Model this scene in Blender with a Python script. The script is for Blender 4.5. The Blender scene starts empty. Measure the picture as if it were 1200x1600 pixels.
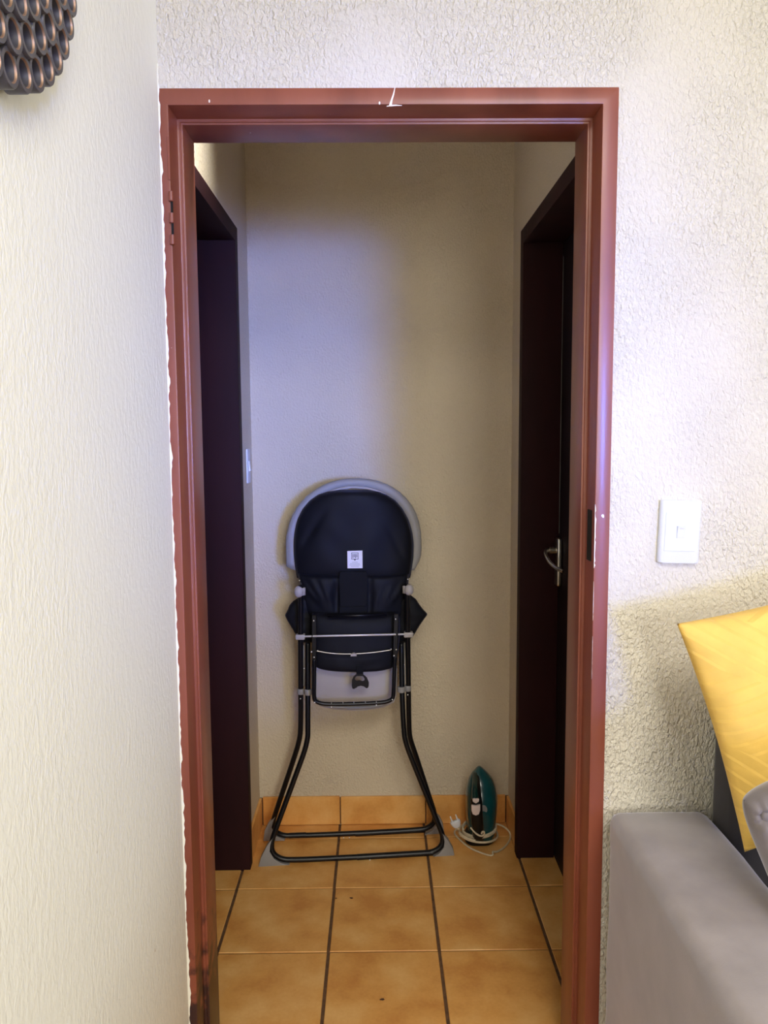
import bpy, bmesh, math, random
from mathutils import Vector, Matrix, noise

random.seed(7)
C = bpy.context.scene.collection
SC = bpy.context.scene
PI = math.pi

# ------------------------------------------------------------------ camera
FPX, YAW, PITCH, ROLL, EYE = 1229.5, .0094, .0991, .0067, 1.3908
cam_data = bpy.data.cameras.new('camera')
cam = bpy.data.objects.new('camera', cam_data)
C.objects.link(cam)
SC.camera = cam
FW = Vector((math.sin(YAW) * math.cos(PITCH), math.cos(YAW) * math.cos(PITCH), -math.sin(PITCH)))
r0 = Vector((math.cos(YAW), -math.sin(YAW), 0))
d0 = FW.cross(r0)
RT = math.cos(ROLL) * r0 + math.sin(ROLL) * d0
DN = -math.sin(ROLL) * r0 + math.cos(ROLL) * d0
M = Matrix.Identity(4)
for i in range(3):
    M[i][0] = RT[i]; M[i][1] = -DN[i]; M[i][2] = -FW[i]
M[2][3] = EYE
cam.matrix_world = M
cam_data.sensor_fit = 'VERTICAL'
cam_data.sensor_height = 32.0
cam_data.lens = FPX * 32.0 / 1600
cam_data.clip_start = .02

# ------------------------------------------------------------------ world, lights, exposure
W = bpy.data.worlds.new('world'); SC.world = W; W.use_nodes = True
W.node_tree.nodes['Background'].inputs[0].default_value = (.75, .82, 1, 1)
W.node_tree.nodes['Background'].inputs[1].default_value = .25


def area(name, loc, target, sx, sy, power, col, spread=180):
    l = bpy.data.lights.new(name, 'AREA'); l.shape = 'RECTANGLE'
    l.size = sx; l.size_y = sy; l.energy = power; l.color = col
    l.spread = math.radians(spread)
    o = bpy.data.objects.new(name, l); C.objects.link(o)
    o.location = loc
    o.rotation_euler = (Vector(target) - Vector(loc)).to_track_quat('-Z', 'Z').to_euler()
    return o


# daylight in the side window of the living room, the screen glow, and added fills
area('window_light_side', (3.16, -.35, 1.45), (0, -.35, 1.35), 1.6, 1.5, 24, (1, .98, .91))
area('rear_fill', (.90, -3.16, 1.65), (.80, 0, 1.35), .75, 1.4, 38, (1, .955, .84))  # added fill from behind, to light the passage
area('screen_light', (1.8, -3.1, 1.48), (-.48, 2.6, 1.5), 1.0, .82, 4.3, (.12, .25, 1), 20)
area('overhead_fill', (.55, -.5, 2.56), (.55, -.4, 0), .9, .9, 24, (1, .95, .86))  # added overhead fill to brighten the floor, no fitting
area('passage_fill', (.2, 1.75, 2.46), (-.42, 1.80, 2.13), .10, .10, 1.2, (1, .97, .92), 55)  # added fill for the upper left passage wall, no fitting
SC.view_settings.view_transform = 'Standard'
SC.view_settings.look = 'None'
SC.view_settings.gamma = 1
SC.view_settings.use_curve_mapping = False
SC.view_settings.exposure = .68


# ------------------------------------------------------------------ helpers
def at(u, v, y0, kx=0., kz=0.):
    """the point of the upright (or tilted) plane Y = y0 + kx X + kz Z seen at photo pixel u, v"""
    q = (u - 600) * RT + (v - 800) * DN + FPX * FW
    den = q.y - kx * q.x - kz * q.z
    k = (y0 + kz * EYE) / den
    return Vector((q.x * k, q.y * k, q.z * k + EYE))


def tag(o, label=None, cat=None, group=None, kind=None):
    if label: o['label'] = label
    if cat: o['category'] = cat
    if group: o['group'] = group
    if kind: o['kind'] = kind
    return o


def empty(name, loc=(0, 0, 0), rz=0):
    o = bpy.data.objects.new(name, None); C.objects.link(o)
    o.location = loc; o.rotation_euler.z = rz
    o.empty_display_size = .05
    return o


def obj(name, bm, m, parent=None, smooth=False, angle=None):
    me = bpy.data.meshes.new(name)
    bmesh.ops.recalc_face_normals(bm, faces=bm.faces[:])
    bm.to_mesh(me); bm.free()
    if smooth or angle:
        for p in me.polygons: p.use_smooth = True
    if angle:
        me.set_sharp_from_angle(angle=math.radians(angle))
    if m: me.materials.append(m)
    o = bpy.data.objects.new(name, me); C.objects.link(o)
    if parent:
        o.parent = parent
        o.matrix_parent_inverse = Matrix.Identity(4)
        pl = parent
        off = Vector((0, 0, 0))
        while pl is not None:
            off += pl.location; pl = pl.parent
        me.transform(Matrix.Translation(-off))
    return o


def box(bm, a, b):
    x0, y0, z0 = a; x1, y1, z1 = b
    v = [bm.verts.new(p) for p in ((x0, y0, z0), (x1, y0, z0), (x1, y1, z0), (x0, y1, z0),
                                   (x0, y0, z1), (x1, y0, z1), (x1, y1, z1), (x0, y1, z1))]
    for f in ((0, 3, 2, 1), (4, 5, 6, 7), (0, 1, 5, 4), (1, 2, 6, 5), (2, 3, 7, 6), (3, 0, 4, 7)):
        bm.faces.new([v[i] for i in f])
    return v


def bevel(bm, w, seg=2):
    bmesh.ops.bevel(bm, geom=bm.edges[:], offset=w, segments=seg, affect='EDGES', profile=.5)


def bbox(a, b, w=0, seg=2):
    bm = bmesh.new(); box(bm, a, b)
    if w: bevel(bm, w, seg)
    return bm


def smooth_path(pts, rounds=2):
    pts = [Vector(p) for p in pts]
    for _ in range(rounds):
        q = [pts[0]]
        for a, b in zip(pts, pts[1:]):
            q += [a.lerp(b, .25), a.lerp(b, .75)]
        q.append(pts[-1]); pts = q
    return pts


def tube(bm, pts, r, n=12, caps=True, closed=False, flat=1.0, flat_dir=None):
    pts = [Vector(p) for p in pts]
    rs = r if isinstance(r, (list, tuple)) else [r] * len(pts)
    N = len(pts); rings = []
    t0 = (pts[1] - pts[0]).normalized()
    up = Vector((0, 1, 0)) if abs(t0.y) < .8 else Vector((0, 0, 1))
    nrm = (up - t0 * up.dot(t0)).normalized()
    for i, p in enumerate(pts):
        if closed:
            t = (pts[(i + 1) % N] - pts[i - 1]).normalized()
        else:
            t = (pts[min(i + 1, N - 1)] - pts[max(i - 1, 0)]).normalized()
        nrm = (nrm - t * nrm.dot(t)).normalized()
        bn = t.cross(nrm)
        ring = []
        for k in range(n):
            a = 2 * PI * k / n
            ring.append(bm.verts.new(p + rs[i] * (math.cos(a) * nrm * flat + math.sin(a) * bn)))
        rings.append(ring)
    for i in range(N - 1 + (1 if closed else 0)):
        A, B = rings[i], rings[(i + 1) % N]
        for k in range(n):
            bm.faces.new((A[k], A[(k + 1) % n], B[(k + 1) % n], B[k]))
    if caps and not closed:
        bm.faces.new(rings[0][::-1]); bm.faces.new(rings[-1])
    return bm


def loft(bm, sections, cap=True):
    """sections: lists of the same number of points"""
    R = [[bm.verts.new(p) for p in s] for s in sections]
    n = len(R[0])
    for A, B in zip(R, R[1:]):
        for k in range(n):
            bm.faces.new((A[k], A[(k + 1) % n], B[(k + 1) % n], B[k]))
    if cap:
        bm.faces.new(R[0][::-1]); bm.faces.new(R[-1])
    return bm


def prism(bm, poly, y0, y1):
    """polygon in X,Z pushed through Y"""
    return loft(bm, [[(x, y0, z) for x, z in poly], [(x, y1, z) for x, z in poly]])


def ball(bm, c, rx, ry=None, rz=None, seg=14):
    ry = ry or rx; rz = rz or rx
    g = bmesh.ops.create_uvsphere(bm, u_segments=seg, v_segments=seg // 2 + 2, radius=1)
    bmesh.ops.scale(bm, vec=(rx, ry, rz), verts=g['verts'])
    bmesh.ops.translate(bm, vec=c, verts=g['verts'])
    return g['verts']


# ------------------------------------------------------------------ materials
class NT:
    def __init__(s, name):
        s.m = bpy.data.materials.new(name); s.m.use_nodes = True
        s.t = s.m.node_tree; s.p = s.t.nodes['Principled BSDF']

    def n(s, kind, **kw):
        nd = s.t.nodes.new(kind)
        for k, v in kw.items():
            if hasattr(nd, k): setattr(nd, k, v)
            else: nd.inputs[k.replace('_', ' ')].default_value = v
        return nd

    def l(s, a, b): s.t.links.new(a, b)


def rgb(c): return (c[0], c[1], c[2], 1)


def simple(name, col, rough=.5, metal=0, var=.12, scale=18, bump=0, bscale=200, **kw):
    s = NT(name); p = s.p
    tc = s.n('ShaderNodeTexCoord')
    nz = s.n('ShaderNodeTexNoise', Scale=scale, Detail=4.); s.l(tc.outputs['Object'], nz.inputs['Vector'])
    rp = s.n('ShaderNodeValToRGB')
    rp.color_ramp.elements[0].position = .3; rp.color_ramp.elements[1].position = .7
    rp.color_ramp.elements[0].color = rgb([x * (1 - var) for x in col])
    rp.color_ramp.elements[1].color = rgb([min(1, x * (1 + var)) for x in col])
    s.l(nz.outputs['Fac'], rp.inputs[0]); s.l(rp.outputs[0], p.inputs['Base Color'])
    p.inputs['Roughness'].default_value = rough; p.inputs['Metallic'].default_value = metal
    for k, v in kw.items(): p.inputs[k.replace('_', ' ')].default_value = v
    if bump:
        n2 = s.n('ShaderNodeTexNoise', Scale=bscale, Detail=3.); s.l(tc.outputs['Object'], n2.inputs['Vector'])
        b = s.n('ShaderNodeBump', Strength=bump, Distance=.002)
        s.l(n2.outputs['Fac'], b.inputs['Height']); s.l(b.outputs[0], p.inputs['Normal'])
    return s.m


def stucco(name, col, amp, scale=75, stretch=(1, 1, .6), rough=.75):
    s = NT(name); p = s.p
    tc = s.n('ShaderNodeTexCoord')
    mp = s.n('ShaderNodeMapping'); mp.inputs['Scale'].default_value = stretch
    s.l(tc.outputs['Object'], mp.inputs['Vector'])
    big = s.n('ShaderNodeTexNoise', Scale=2.2, Detail=3.); s.l(tc.outputs['Object'], big.inputs['Vector'])
    rp = s.n('ShaderNodeValToRGB')
    rp.color_ramp.elements[0].position = .3; rp.color_ramp.elements[1].position = .7
    rp.color_ramp.elements[0].color = rgb([x * .965 for x in col]); rp.color_ramp.elements[1].color = rgb(col)
    s.l(big.outputs['Fac'], rp.inputs[0])
    # a few small brown specks and bald patches
    vs = s.n('ShaderNodeTexNoise', Scale=34., Detail=2.); s.l(tc.outputs['Object'], vs.inputs['Vector'])
    mr = s.n('ShaderNodeMapRange'); mr.inputs[1].default_value = .79; mr.inputs[2].default_value = .83
    s.l(vs.outputs['Fac'], mr.inputs[0])
    mx = s.n('ShaderNodeMix', data_type='RGBA'); mx.inputs[7].default_value = (.45, .33, .22, 1)
    s.l(mr.outputs[0], mx.inputs[0]); s.l(rp.outputs[0], mx.inputs[6]); s.l(mx.outputs[2], p.inputs['Base Color'])
    p.inputs['Roughness'].default_value = rough
    a = s.n('ShaderNodeTexNoise', Scale=float(scale), Detail=2., Distortion=.5); s.l(mp.outputs[0], a.inputs['Vector'])
    b = s.n('ShaderNodeTexNoise', Scale=float(scale) * 2.6, Detail=2.); s.l(mp.outputs[0], b.inputs['Vector'])
    mask = s.n('ShaderNodeTexNoise', Scale=5., Detail=1.); s.l(tc.outputs['Object'], mask.inputs['Vector'])
    m1 = s.n('ShaderNodeMapRange'); m1.inputs[1].default_value = .3; m1.inputs[2].default_value = .7
    s.l(a.outputs['Fac'], m1.inputs[0])
    ad = s.n('ShaderNodeMath', operation='MULTIPLY_ADD'); ad.inputs[1].default_value = .35
    s.l(b.outputs['Fac'], ad.inputs[0]); s.l(m1.outputs[0], ad.inputs[2])
    mm = s.n('ShaderNodeMapRange'); mm.inputs[1].default_value = .3; mm.inputs[2].default_value = .6
    mm.inputs[3].default_value = .55; mm.inputs[4].default_value = 1
    s.l(mask.outputs['Fac'], mm.inputs[0])
    mu = s.n('ShaderNodeMath', operation='MULTIPLY'); s.l(ad.outputs[0], mu.inputs[0]); s.l(mm.outputs[0], mu.inputs[1])
    bp = s.n('ShaderNodeBump', Strength=1., Distance=amp); s.l(mu.outputs[0], bp.inputs['Height'])
    s.l(bp.outputs[0], p.inputs['Normal'])
    return s.m


def paint(name, col, col2, rough=.28, worn=False, coat=.3, chip=.8):
    s = NT(name); p = s.p
    tc = s.n('ShaderNodeTexCoord')
    mp = s.n('ShaderNodeMapping'); mp.inputs['Scale'].default_value = (9, 9, 2.2)
    s.l(tc.outputs['Object'], mp.inputs['Vector'])
    nz = s.n('ShaderNodeTexNoise', Scale=1.4, Detail=5.); s.l(mp.outputs[0], nz.inputs['Vector'])
    rp = s.n('ShaderNodeValToRGB')
    rp.color_ramp.elements[0].position = .33; rp.color_ramp.elements[1].position = .67
    rp.color_ramp.elements[0].color = rgb(col); rp.color_ramp.elements[1].color = rgb(col2)
    s.l(nz.outputs['Fac'], rp.inputs[0]); src = rp.outputs[0]
    # tiny chips showing the pale primer
    ch = s.n('ShaderNodeTexNoise', Scale=55., Detail=1.); s.l(tc.outputs['Object'], ch.inputs['Vector'])
    cm = s.n('ShaderNodeMapRange'); cm.inputs[1].default_value = chip; cm.inputs[2].default_value = chip + .015
    s.l(ch.outputs['Fac'], cm.inputs[0])
    mx = s.n('ShaderNodeMix', data_type='RGBA'); mx.inputs[7].default_value = (.8, .72, .66, 1)
    s.l(cm.outputs[0], mx.inputs[0]); s.l(src, mx.inputs[6]); src = mx.outputs[2]
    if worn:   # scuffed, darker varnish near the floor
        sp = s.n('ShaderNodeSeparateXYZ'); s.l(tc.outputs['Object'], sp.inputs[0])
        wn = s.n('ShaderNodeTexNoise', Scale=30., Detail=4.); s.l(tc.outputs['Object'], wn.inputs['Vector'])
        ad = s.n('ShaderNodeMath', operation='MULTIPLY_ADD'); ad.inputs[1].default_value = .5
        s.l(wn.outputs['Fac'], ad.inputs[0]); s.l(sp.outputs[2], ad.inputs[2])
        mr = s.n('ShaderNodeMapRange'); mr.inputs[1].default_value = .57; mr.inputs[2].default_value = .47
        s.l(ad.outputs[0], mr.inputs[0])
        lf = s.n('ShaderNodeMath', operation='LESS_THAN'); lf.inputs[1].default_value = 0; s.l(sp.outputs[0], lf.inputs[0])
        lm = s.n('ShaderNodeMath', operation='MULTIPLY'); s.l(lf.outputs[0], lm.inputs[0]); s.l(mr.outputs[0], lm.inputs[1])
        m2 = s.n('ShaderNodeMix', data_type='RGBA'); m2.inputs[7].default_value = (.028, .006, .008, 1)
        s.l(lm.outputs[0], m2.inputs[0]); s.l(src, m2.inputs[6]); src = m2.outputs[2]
    s.l(src, p.inputs['Base Color'])
    p.inputs['Roughness'].default_value = rough
    p.inputs['Specular IOR Level'].default_value = .5 if coat > .2 else .25
    p.inputs['Coat Weight'].default_value = coat; p.inputs['Coat Roughness'].default_value = .2
    b = s.n('ShaderNodeTexNoise', Scale=45., Detail=3.); s.l(tc.outputs['Object'], b.inputs['Vector'])
    bp = s.n('ShaderNodeBump', Strength=.25, Distance=.001); s.l(b.outputs['Fac'], bp.inputs['Height'])
    s.l(bp.outputs[0], p.inputs['Normal'])
    return s.m


def tile_mat(name):
    s = NT(name); p = s.p
    tc = s.n('ShaderNodeTexCoord'); oi = s.n('ShaderNodeObjectInfo')
    va = s.n('ShaderNodeVectorMath', operation='MULTIPLY_ADD')
    cb = s.n('ShaderNodeCombineXYZ')
    for i in range(3): s.l(oi.outputs['Random'], cb.inputs[i])
    va.inputs[1].default_value = (37, 23, 11)
    s.l(cb.outputs[0], va.inputs[0]); s.l(tc.outputs['Object'], va.inputs[2])
    n1 = s.n('ShaderNodeTexNoise', Scale=9., Detail=5.); s.l(va.outputs[0], n1.inputs['Vector'])
    n2 = s.n('ShaderNodeTexNoise', Scale=120., Detail=2.); s.l(va.outputs[0], n2.inputs['Vector'])
    rp = s.n('ShaderNodeValToRGB'); e = rp.color_ramp.elements
    e[0].position = .3; e[0].color = (.68, .29, .065, 1)
    e[1].position = .72; e[1].color = (.92, .54, .19, 1)
    x = e.new(.5); x.color = (.82, .41, .11, 1)
    ad = s.n('ShaderNodeMath', operation='MULTIPLY_ADD'); ad.inputs[1].default_value = .16
    s.l(n2.outputs['Fac'], ad.inputs[0]); s.l(n1.outputs['Fac'], ad.inputs[2])
    sb = s.n('ShaderNodeMath', operation='MULTIPLY_ADD'); sb.inputs[1].default_value = .1
    s.l(oi.outputs['Random'], sb.inputs[0]); s.l(ad.outputs[0], sb.inputs[2])
    s2 = s.n('ShaderNodeMath', operation='SUBTRACT'); s2.inputs[1].default_value = .13
    s.l(sb.outputs[0], s2.inputs[0]); s.l(s2.outputs[0], rp.inputs[0])
    s.l(rp.outputs[0], p.inputs['Base Color'])
    p.inputs['Roughness'].default_value = .42
    b = s.n('ShaderNodeBump', Strength=.35, Distance=.0012); s.l(n1.outputs['Fac'], b.inputs['Height'])
    s.l(b.outputs[0], p.inputs['Normal'])
    return s.m


def cloth(name, col, rough=.85, sheen=.4, wscale=900, bump=.3, tint=(1, 1, 1)):
    s = NT(name); p = s.p
    tc = s.n('ShaderNodeTexCoord')
    n1 = s.n('ShaderNodeTexNoise', Scale=14., Detail=4.); s.l(tc.outputs['Object'], n1.inputs['Vector'])
    rp = s.n('ShaderNodeValToRGB'); e = rp.color_ramp.elements
    e[0].position = .3; e[0].color = rgb([x * .88 for x in col]); e[1].position = .7; e[1].color = rgb([min(1, x * 1.1) for x in col])
    s.l(n1.outputs['Fac'], rp.inputs[0]); s.l(rp.outputs[0], p.inputs['Base Color'])
    p.inputs['Roughness'].default_value = rough
    p.inputs['Sheen Weight'].default_value = sheen; p.inputs['Specular IOR Level'].default_value = .2; p.inputs['Sheen Roughness'].default_value = .4
    p.inputs['Sheen Tint'].default_value = rgb(tint)
    w = s.n('ShaderNodeTexNoise', Scale=float(wscale), Detail=2.); s.l(tc.outputs['Object'], w.inputs['Vector'])
    b = s.n('ShaderNodeBump', Strength=bump, Distance=.0008); s.l(w.outputs['Fac'], b.inputs['Height'])
    s.l(b.outputs[0], p.inputs['Normal'])
    return s.m


M_WALL = stucco('stucco_cream', (.735, .70, .615), .0042, 165, (1, 1, .62))
M_WALL_L = stucco('stucco_white_brushed', (.86, .86, .77), .0007, 120, (1, 1, .5))
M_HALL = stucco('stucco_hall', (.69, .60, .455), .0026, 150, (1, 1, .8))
M_CEIL = simple('ceiling_white', (.8, .79, .76), .8, var=.03)
M_FRAME = paint('oxblood_gloss', (.20, .048, .026), (.28, .076, .042), .42, worn=True, coat=.25, chip=.82)
M_FRAME_SHADE = paint('oxblood_in_shade', (.017, .0016, .0028), (.024, .0022, .0038), .7, coat=0, chip=2)  # same oxblood paint, with the passage shade put into the colour
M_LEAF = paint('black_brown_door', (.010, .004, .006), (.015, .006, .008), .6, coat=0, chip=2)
M_TILE = tile_mat('terracotta_tile')
M_GROUT = simple('grout_brown', (.13, .065, .03), .9, var=.3, scale=60, bump=.4)
M_BLACKTUBE = simple('black_enamel', (.004, .0045, .007), .33, var=.1, Specular_IOR_Level=.35)
M_GREYPL = simple('grey_plastic', (.29, .285, .29), .45, var=.05)
M_LGREY = simple('light_grey_plastic', (.43, .40, .40), .45, var=.04)
M_CHROME = simple('chrome', (.85, .83, .82), .3, metal=.25, var=.03)
M_STEEL = simple('satin_steel', (.6, .57, .52), .3, metal=1, var=.05)
M_FABRIC = cloth('black_polyester', (.0045, .005, .009), .6, .06, 700, .25, (.5, .55, 1))
M_FABRIC2 = cloth('black_webbing', (.006, .0065, .010), .8, .04, 500, .4)
M_BLACKPL = simple('black_plastic', (.004, .0045, .005), .35, var=.1, Specular_IOR_Level=.35)
M_WHITEPL = simple('white_plastic', (.70, .73, .80), .3, var=.02)
M_LABEL = simple('label_white', (.85, .83, .87), .6, var=.02)
M_INK = simple('label_ink', (.06, .06, .08), .6)
M_INK2 = simple('label_ink_pale', (.5, .48, .52), .6)
M_TEAL = simple('teal_plastic', (.004, .072, .085), .2, var=.12, Coat_Weight=.5)
M_TEALDK = simple('dark_teal_translucent', (.003, .03, .026), .1, var=.2, Coat_Weight=.8)
M_CORD = simple('beige_cord', (.68, .59, .43), .6, var=.12, scale=60)
M_PINKW = simple('pinkish_white_plastic', (.8, .68, .66), .35, var=.04)
M_YELLOW = cloth('mustard_cloth', (.84, .55, .13), .75, .25, 600, .3, (1, .9, .6))

def add_pleats(m):
    t = m.node_tree; p = t.nodes['Principled BSDF']
    tc = t.nodes.new('ShaderNodeTexCoord'); mp = t.nodes.new('ShaderNodeMapping')
    mp.inputs['Rotation'].default_value = (0, math.radians(-63), 0)
    t.links.new(tc.outputs['Object'], mp.inputs['Vector'])
    w = t.nodes.new('ShaderNodeTexWave'); w.wave_type = 'BANDS'; w.bands_direction = 'X'; w.wave_profile = 'SAW'
    w.inputs['Scale'].default_value = 15.; w.inputs['Distortion'].default_value = .5; w.inputs['Detail'].default_value = 1.
    w.inputs['Detail Scale'].default_value = .6
    t.links.new(mp.outputs[0], w.inputs['Vector'])
    mp2 = t.nodes.new('ShaderNodeMapping'); mp2.inputs['Rotation'].default_value = (0, math.radians(-118), 0)
    t.links.new(tc.outputs['Object'], mp2.inputs['Vector'])
    w2 = t.nodes.new('ShaderNodeTexWave'); w2.wave_type = 'BANDS'; w2.wave_profile = 'SAW'
    w2.inputs['Scale'].default_value = 15.; w2.inputs['Distortion'].default_value = .5
    t.links.new(mp2.outputs[0], w2.inputs['Vector'])
    # the slant flips in broad diagonal bands
    mp3 = t.nodes.new('ShaderNodeMapping'); mp3.inputs['Rotation'].default_value = (0, math.radians(-15), 0)
    mp3.inputs['Location'].default_value = (0.05, 0, 0)
    t.links.new(tc.outputs['Object'], mp3.inputs['Vector'])
    w3 = t.nodes.new('ShaderNodeTexWave'); w3.wave_profile = 'SIN'; w3.bands_direction = 'Z'; w3.inputs['Scale'].default_value = 1.5
    t.links.new(mp3.outputs[0], w3.inputs['Vector'])
    st = t.nodes.new('ShaderNodeMath'); st.operation = 'GREATER_THAN'; st.inputs[1].default_value = .62
    t.links.new(w3.outputs['Fac'], st.inputs[0])
    mx = t.nodes.new('ShaderNodeMix'); t.links.new(st.outputs[0], mx.inputs[0])
    t.links.new(w.outputs['Fac'], mx.inputs[2]); t.links.new(w2.outputs['Fac'], mx.inputs[3])
    b0 = [n for n in t.nodes if n.type == 'BUMP'][0]
    b = t.nodes.new('ShaderNodeBump'); b.inputs['Strength'].default_value = 1; b.inputs['Distance'].default_value = .0022
    mr = t.nodes.new('ShaderNodeMapRange'); mr.inputs[1].default_value = .0; mr.inputs[2].default_value = .25
    t.links.new(mx.outputs[0], mr.inputs[0]); t.links.new(mr.outputs[0], b.inputs['Height']); t.links.new(b.outputs[0], b0.inputs['Normal'])


add_pleats(M_YELLOW)
M_SOFACU = cloth('grey_brown_velvet', (.20, .175, .175), .5, .8, 500, .25, (.85, .88, 1))
M_SOFA = cloth('grey_velvet', (.31, .275, .275), .5, 1.0, 500, .2, (.85, .88, 1))
M_SOFADK = cloth('charcoal_fabric', (.045, .042, .048), .8, .2, 500, .3)
M_BRONZE = simple('bronze_edge', (.36, .23, .15), .5, metal=.7, var=.35, scale=40)
M_BLACKMET = simple('black_lacquer', (.06, .056, .06), .4, var=.3, scale=30)
M_CHIP = simple('primer_chip', (.82, .76, .72), .7, var=.08)
M_CRUMB = simple('dark_crumb', (.06, .02, .01), .8, var=.3)
M_VOID = simple('shadow_gap', (.004, .003, .003), .9)
M_MIRROR = simple('mirror_glass', (.9, .9, .9), .03, metal=1, var=.01)

# ------------------------------------------------------------------ dimensions (metres)
YF, YB = 1.522, 1.68          # front and back face of the wall with the doorway
XL, XR, ZO = -.368, .414, 1.985  # clear opening of the steel frame
HL, HR, YW = -.425, .464, 2.70   # passage: left wall, right wall, end wall
WL = -.395                      # left wall of the living room
CEIL = 2.6
RX, RY = 3.2, -3.2


def struct(name, bm, m, parent=None, **kw):
    o = obj(name, bm, m, parent, **kw)
    if parent is None: o['kind'] = 'structure'
    return o


# ------------------------------------------------------------------ shell
bm = bmesh.new()
box(bm, (-1.3, RY - .15, -.12), (RX + .15, 3.0, -.0028))
floor = struct('floor', bm, M_GROUT)
bm = bmesh.new()
box(bm, (-1.3, RY - .15, CEIL), (RX + .15, 3.0, CEIL + .1))
struct('ceiling', bm, M_CEIL)

bm = bmesh.new(); box(bm, (WL - .15, RY, -.02), (WL, YF, CEIL)); struct('wall_left', bm, M_WALL_L)
bm = bmesh.new()                                      # wall with the doorway
box(bm, (WL - .02, YF + .001, ZO + .028), (RX, YB, CEIL))
box(bm, (XR + .03, YF + .001, -.02), (RX, YB, ZO + .0281))
box(bm, (-1.25, YF + .02, -.02), (XL - .02, YB, CEIL))
struct('wall_front', bm, M_WALL)
# living room walls behind the photographer, with a side window opening and an added rear one
bm = bmesh.new()
wy0, wy1, wz0, wz1 = -1.15, .45, .7, 2.2
box(bm, (RX, RY, -.02), (RX + .12, wy0, CEIL)); box(bm, (RX, wy1, -.02), (RX + .12, YB, CEIL))
box(bm, (RX, wy0, -.02), (RX + .12, wy1, wz0)); box(bm, (RX, wy0, wz1), (RX + .12, wy1, CEIL))
struct('wall_right', bm, M_WALL)
bm = bmesh.new()
vx0, vx1, vz0, vz1 = .52, 1.28, .95, 2.35
box(bm, (WL - .15, RY - .12, -.02), (vx0, RY, CEIL)); box(bm, (vx1, RY - .12, -.02), (RX + .12, RY, CEIL))
box(bm, (vx0, RY - .12, -.02), (vx1, RY, vz0)); box(bm, (vx0, RY - .12, vz1), (vx1, RY, CEIL))
struct('wall_rear', bm, M_WALL)

# passage walls, each with a side doorway
LD = (1.74, 2.405); RD = (1.74, 2.457); ZD = 1.965     # clear door openings in Y
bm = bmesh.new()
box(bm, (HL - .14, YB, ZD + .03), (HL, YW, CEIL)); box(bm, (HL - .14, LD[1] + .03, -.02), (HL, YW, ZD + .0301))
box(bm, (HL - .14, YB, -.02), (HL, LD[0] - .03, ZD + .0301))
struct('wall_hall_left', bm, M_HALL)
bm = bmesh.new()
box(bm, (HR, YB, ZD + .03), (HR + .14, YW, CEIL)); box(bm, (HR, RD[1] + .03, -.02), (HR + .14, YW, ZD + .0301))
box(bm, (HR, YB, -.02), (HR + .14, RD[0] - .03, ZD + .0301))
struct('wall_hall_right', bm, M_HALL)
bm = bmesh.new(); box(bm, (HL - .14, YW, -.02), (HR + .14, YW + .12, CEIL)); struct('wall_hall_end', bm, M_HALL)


# ------------------------------------------------------------------ floor tiles
T = .30; JT = .0042
GX, GY = -.4394, 1.997
def tile_bm(x0, y0, x1, y1):
    bm = bmesh.new(); box(bm, (x0, y0, -.012), (x1, y1, 0))
    bmesh.ops.bevel(bm, geom=[e for e in bm.edges if all(v.co.z > -.001 for v in e.verts)], offset=.0016, segments=1, affect='EDGES')
    return bm
proto = None
for i in range(-1, 5):
    for j in range(-4, 3):
        x0, y0 = GX + (i) * T, GY + (j) * T
        cx, cy = x0 + T / 2, y0 + T / 2
        if y0 < 1.0 and i != 0 and j < -3: continue
        dz = random.uniform(-.0006, .0004); a = random.uniform(-.003, .003)
        full = (j < 2)
        if full and proto is not None:
            o = bpy.data.objects.new('floor_tile', proto.data); C.objects.link(o); o.parent = floor
        elif full:
            o = proto = obj('floor_tile', tile_bm(-T / 2 + JT, -T / 2 + .0022, T / 2 - JT, T / 2 - .0022), M_TILE)
            o.parent = floor
        else:
            o = obj('floor_tile', tile_bm(-T / 2 + JT, -T / 2 + .0022, T / 2 - JT, YW - cy - .002), M_TILE)
            o.parent = floor
        o.location = (cx, cy, dz); o.rotation_euler.z = a

# skirting tiles round the end of the passage
base = obj('baseboard_hall_end', bbox((HL, YW - .002, 0), (HR, YW, .1), 0), M_GROUT); base['kind'] = 'structure'
xs = [HL + .010, at(532, 1265, YW).x, at(665, 1265, YW).x, HR - .010]
for a, b in zip(xs, xs[1:]):
    obj('skirting_tile', bbox((a + .002, YW - .010, .0015), (b - .002, YW - .0005, .104 + random.uniform(-.001, .002)), .0015, 1), M_TILE, base)
for nm, x0, x1, y0 in (('baseboard_hall_left', HL, HL + .009, 2.462), ('baseboard_hall_right', HR - .009, HR, 2.515)):
    o = obj(nm, bbox((x0, y0, .0015), (x1, YW - .0105, .104), .0015, 1), M_TILE); o['kind'] = 'structure'


# ------------------------------------------------------------------ steel frame of the doorway
# profile: (offset away from the opening, depth Y); the side near the room first
def rounded(profile, r=.0025):
    out = []
    n = len(profile)
    for i in range(n):
        p = Vector(profile[i]); a = Vector(profile[i - 1]); b = Vector(profile[(i + 1) % n])
        ra = min(r, (a - p).length * .4); rb = min(r, (b - p).length * .4)
        p0 = p + (a - p).normalized() * ra; p1 = p + (b - p).normalized() * rb
        out += [p0, p.lerp((p0 + p1) / 2, .45), p1]
    return [(q.x, q.y) for q in out]


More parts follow.
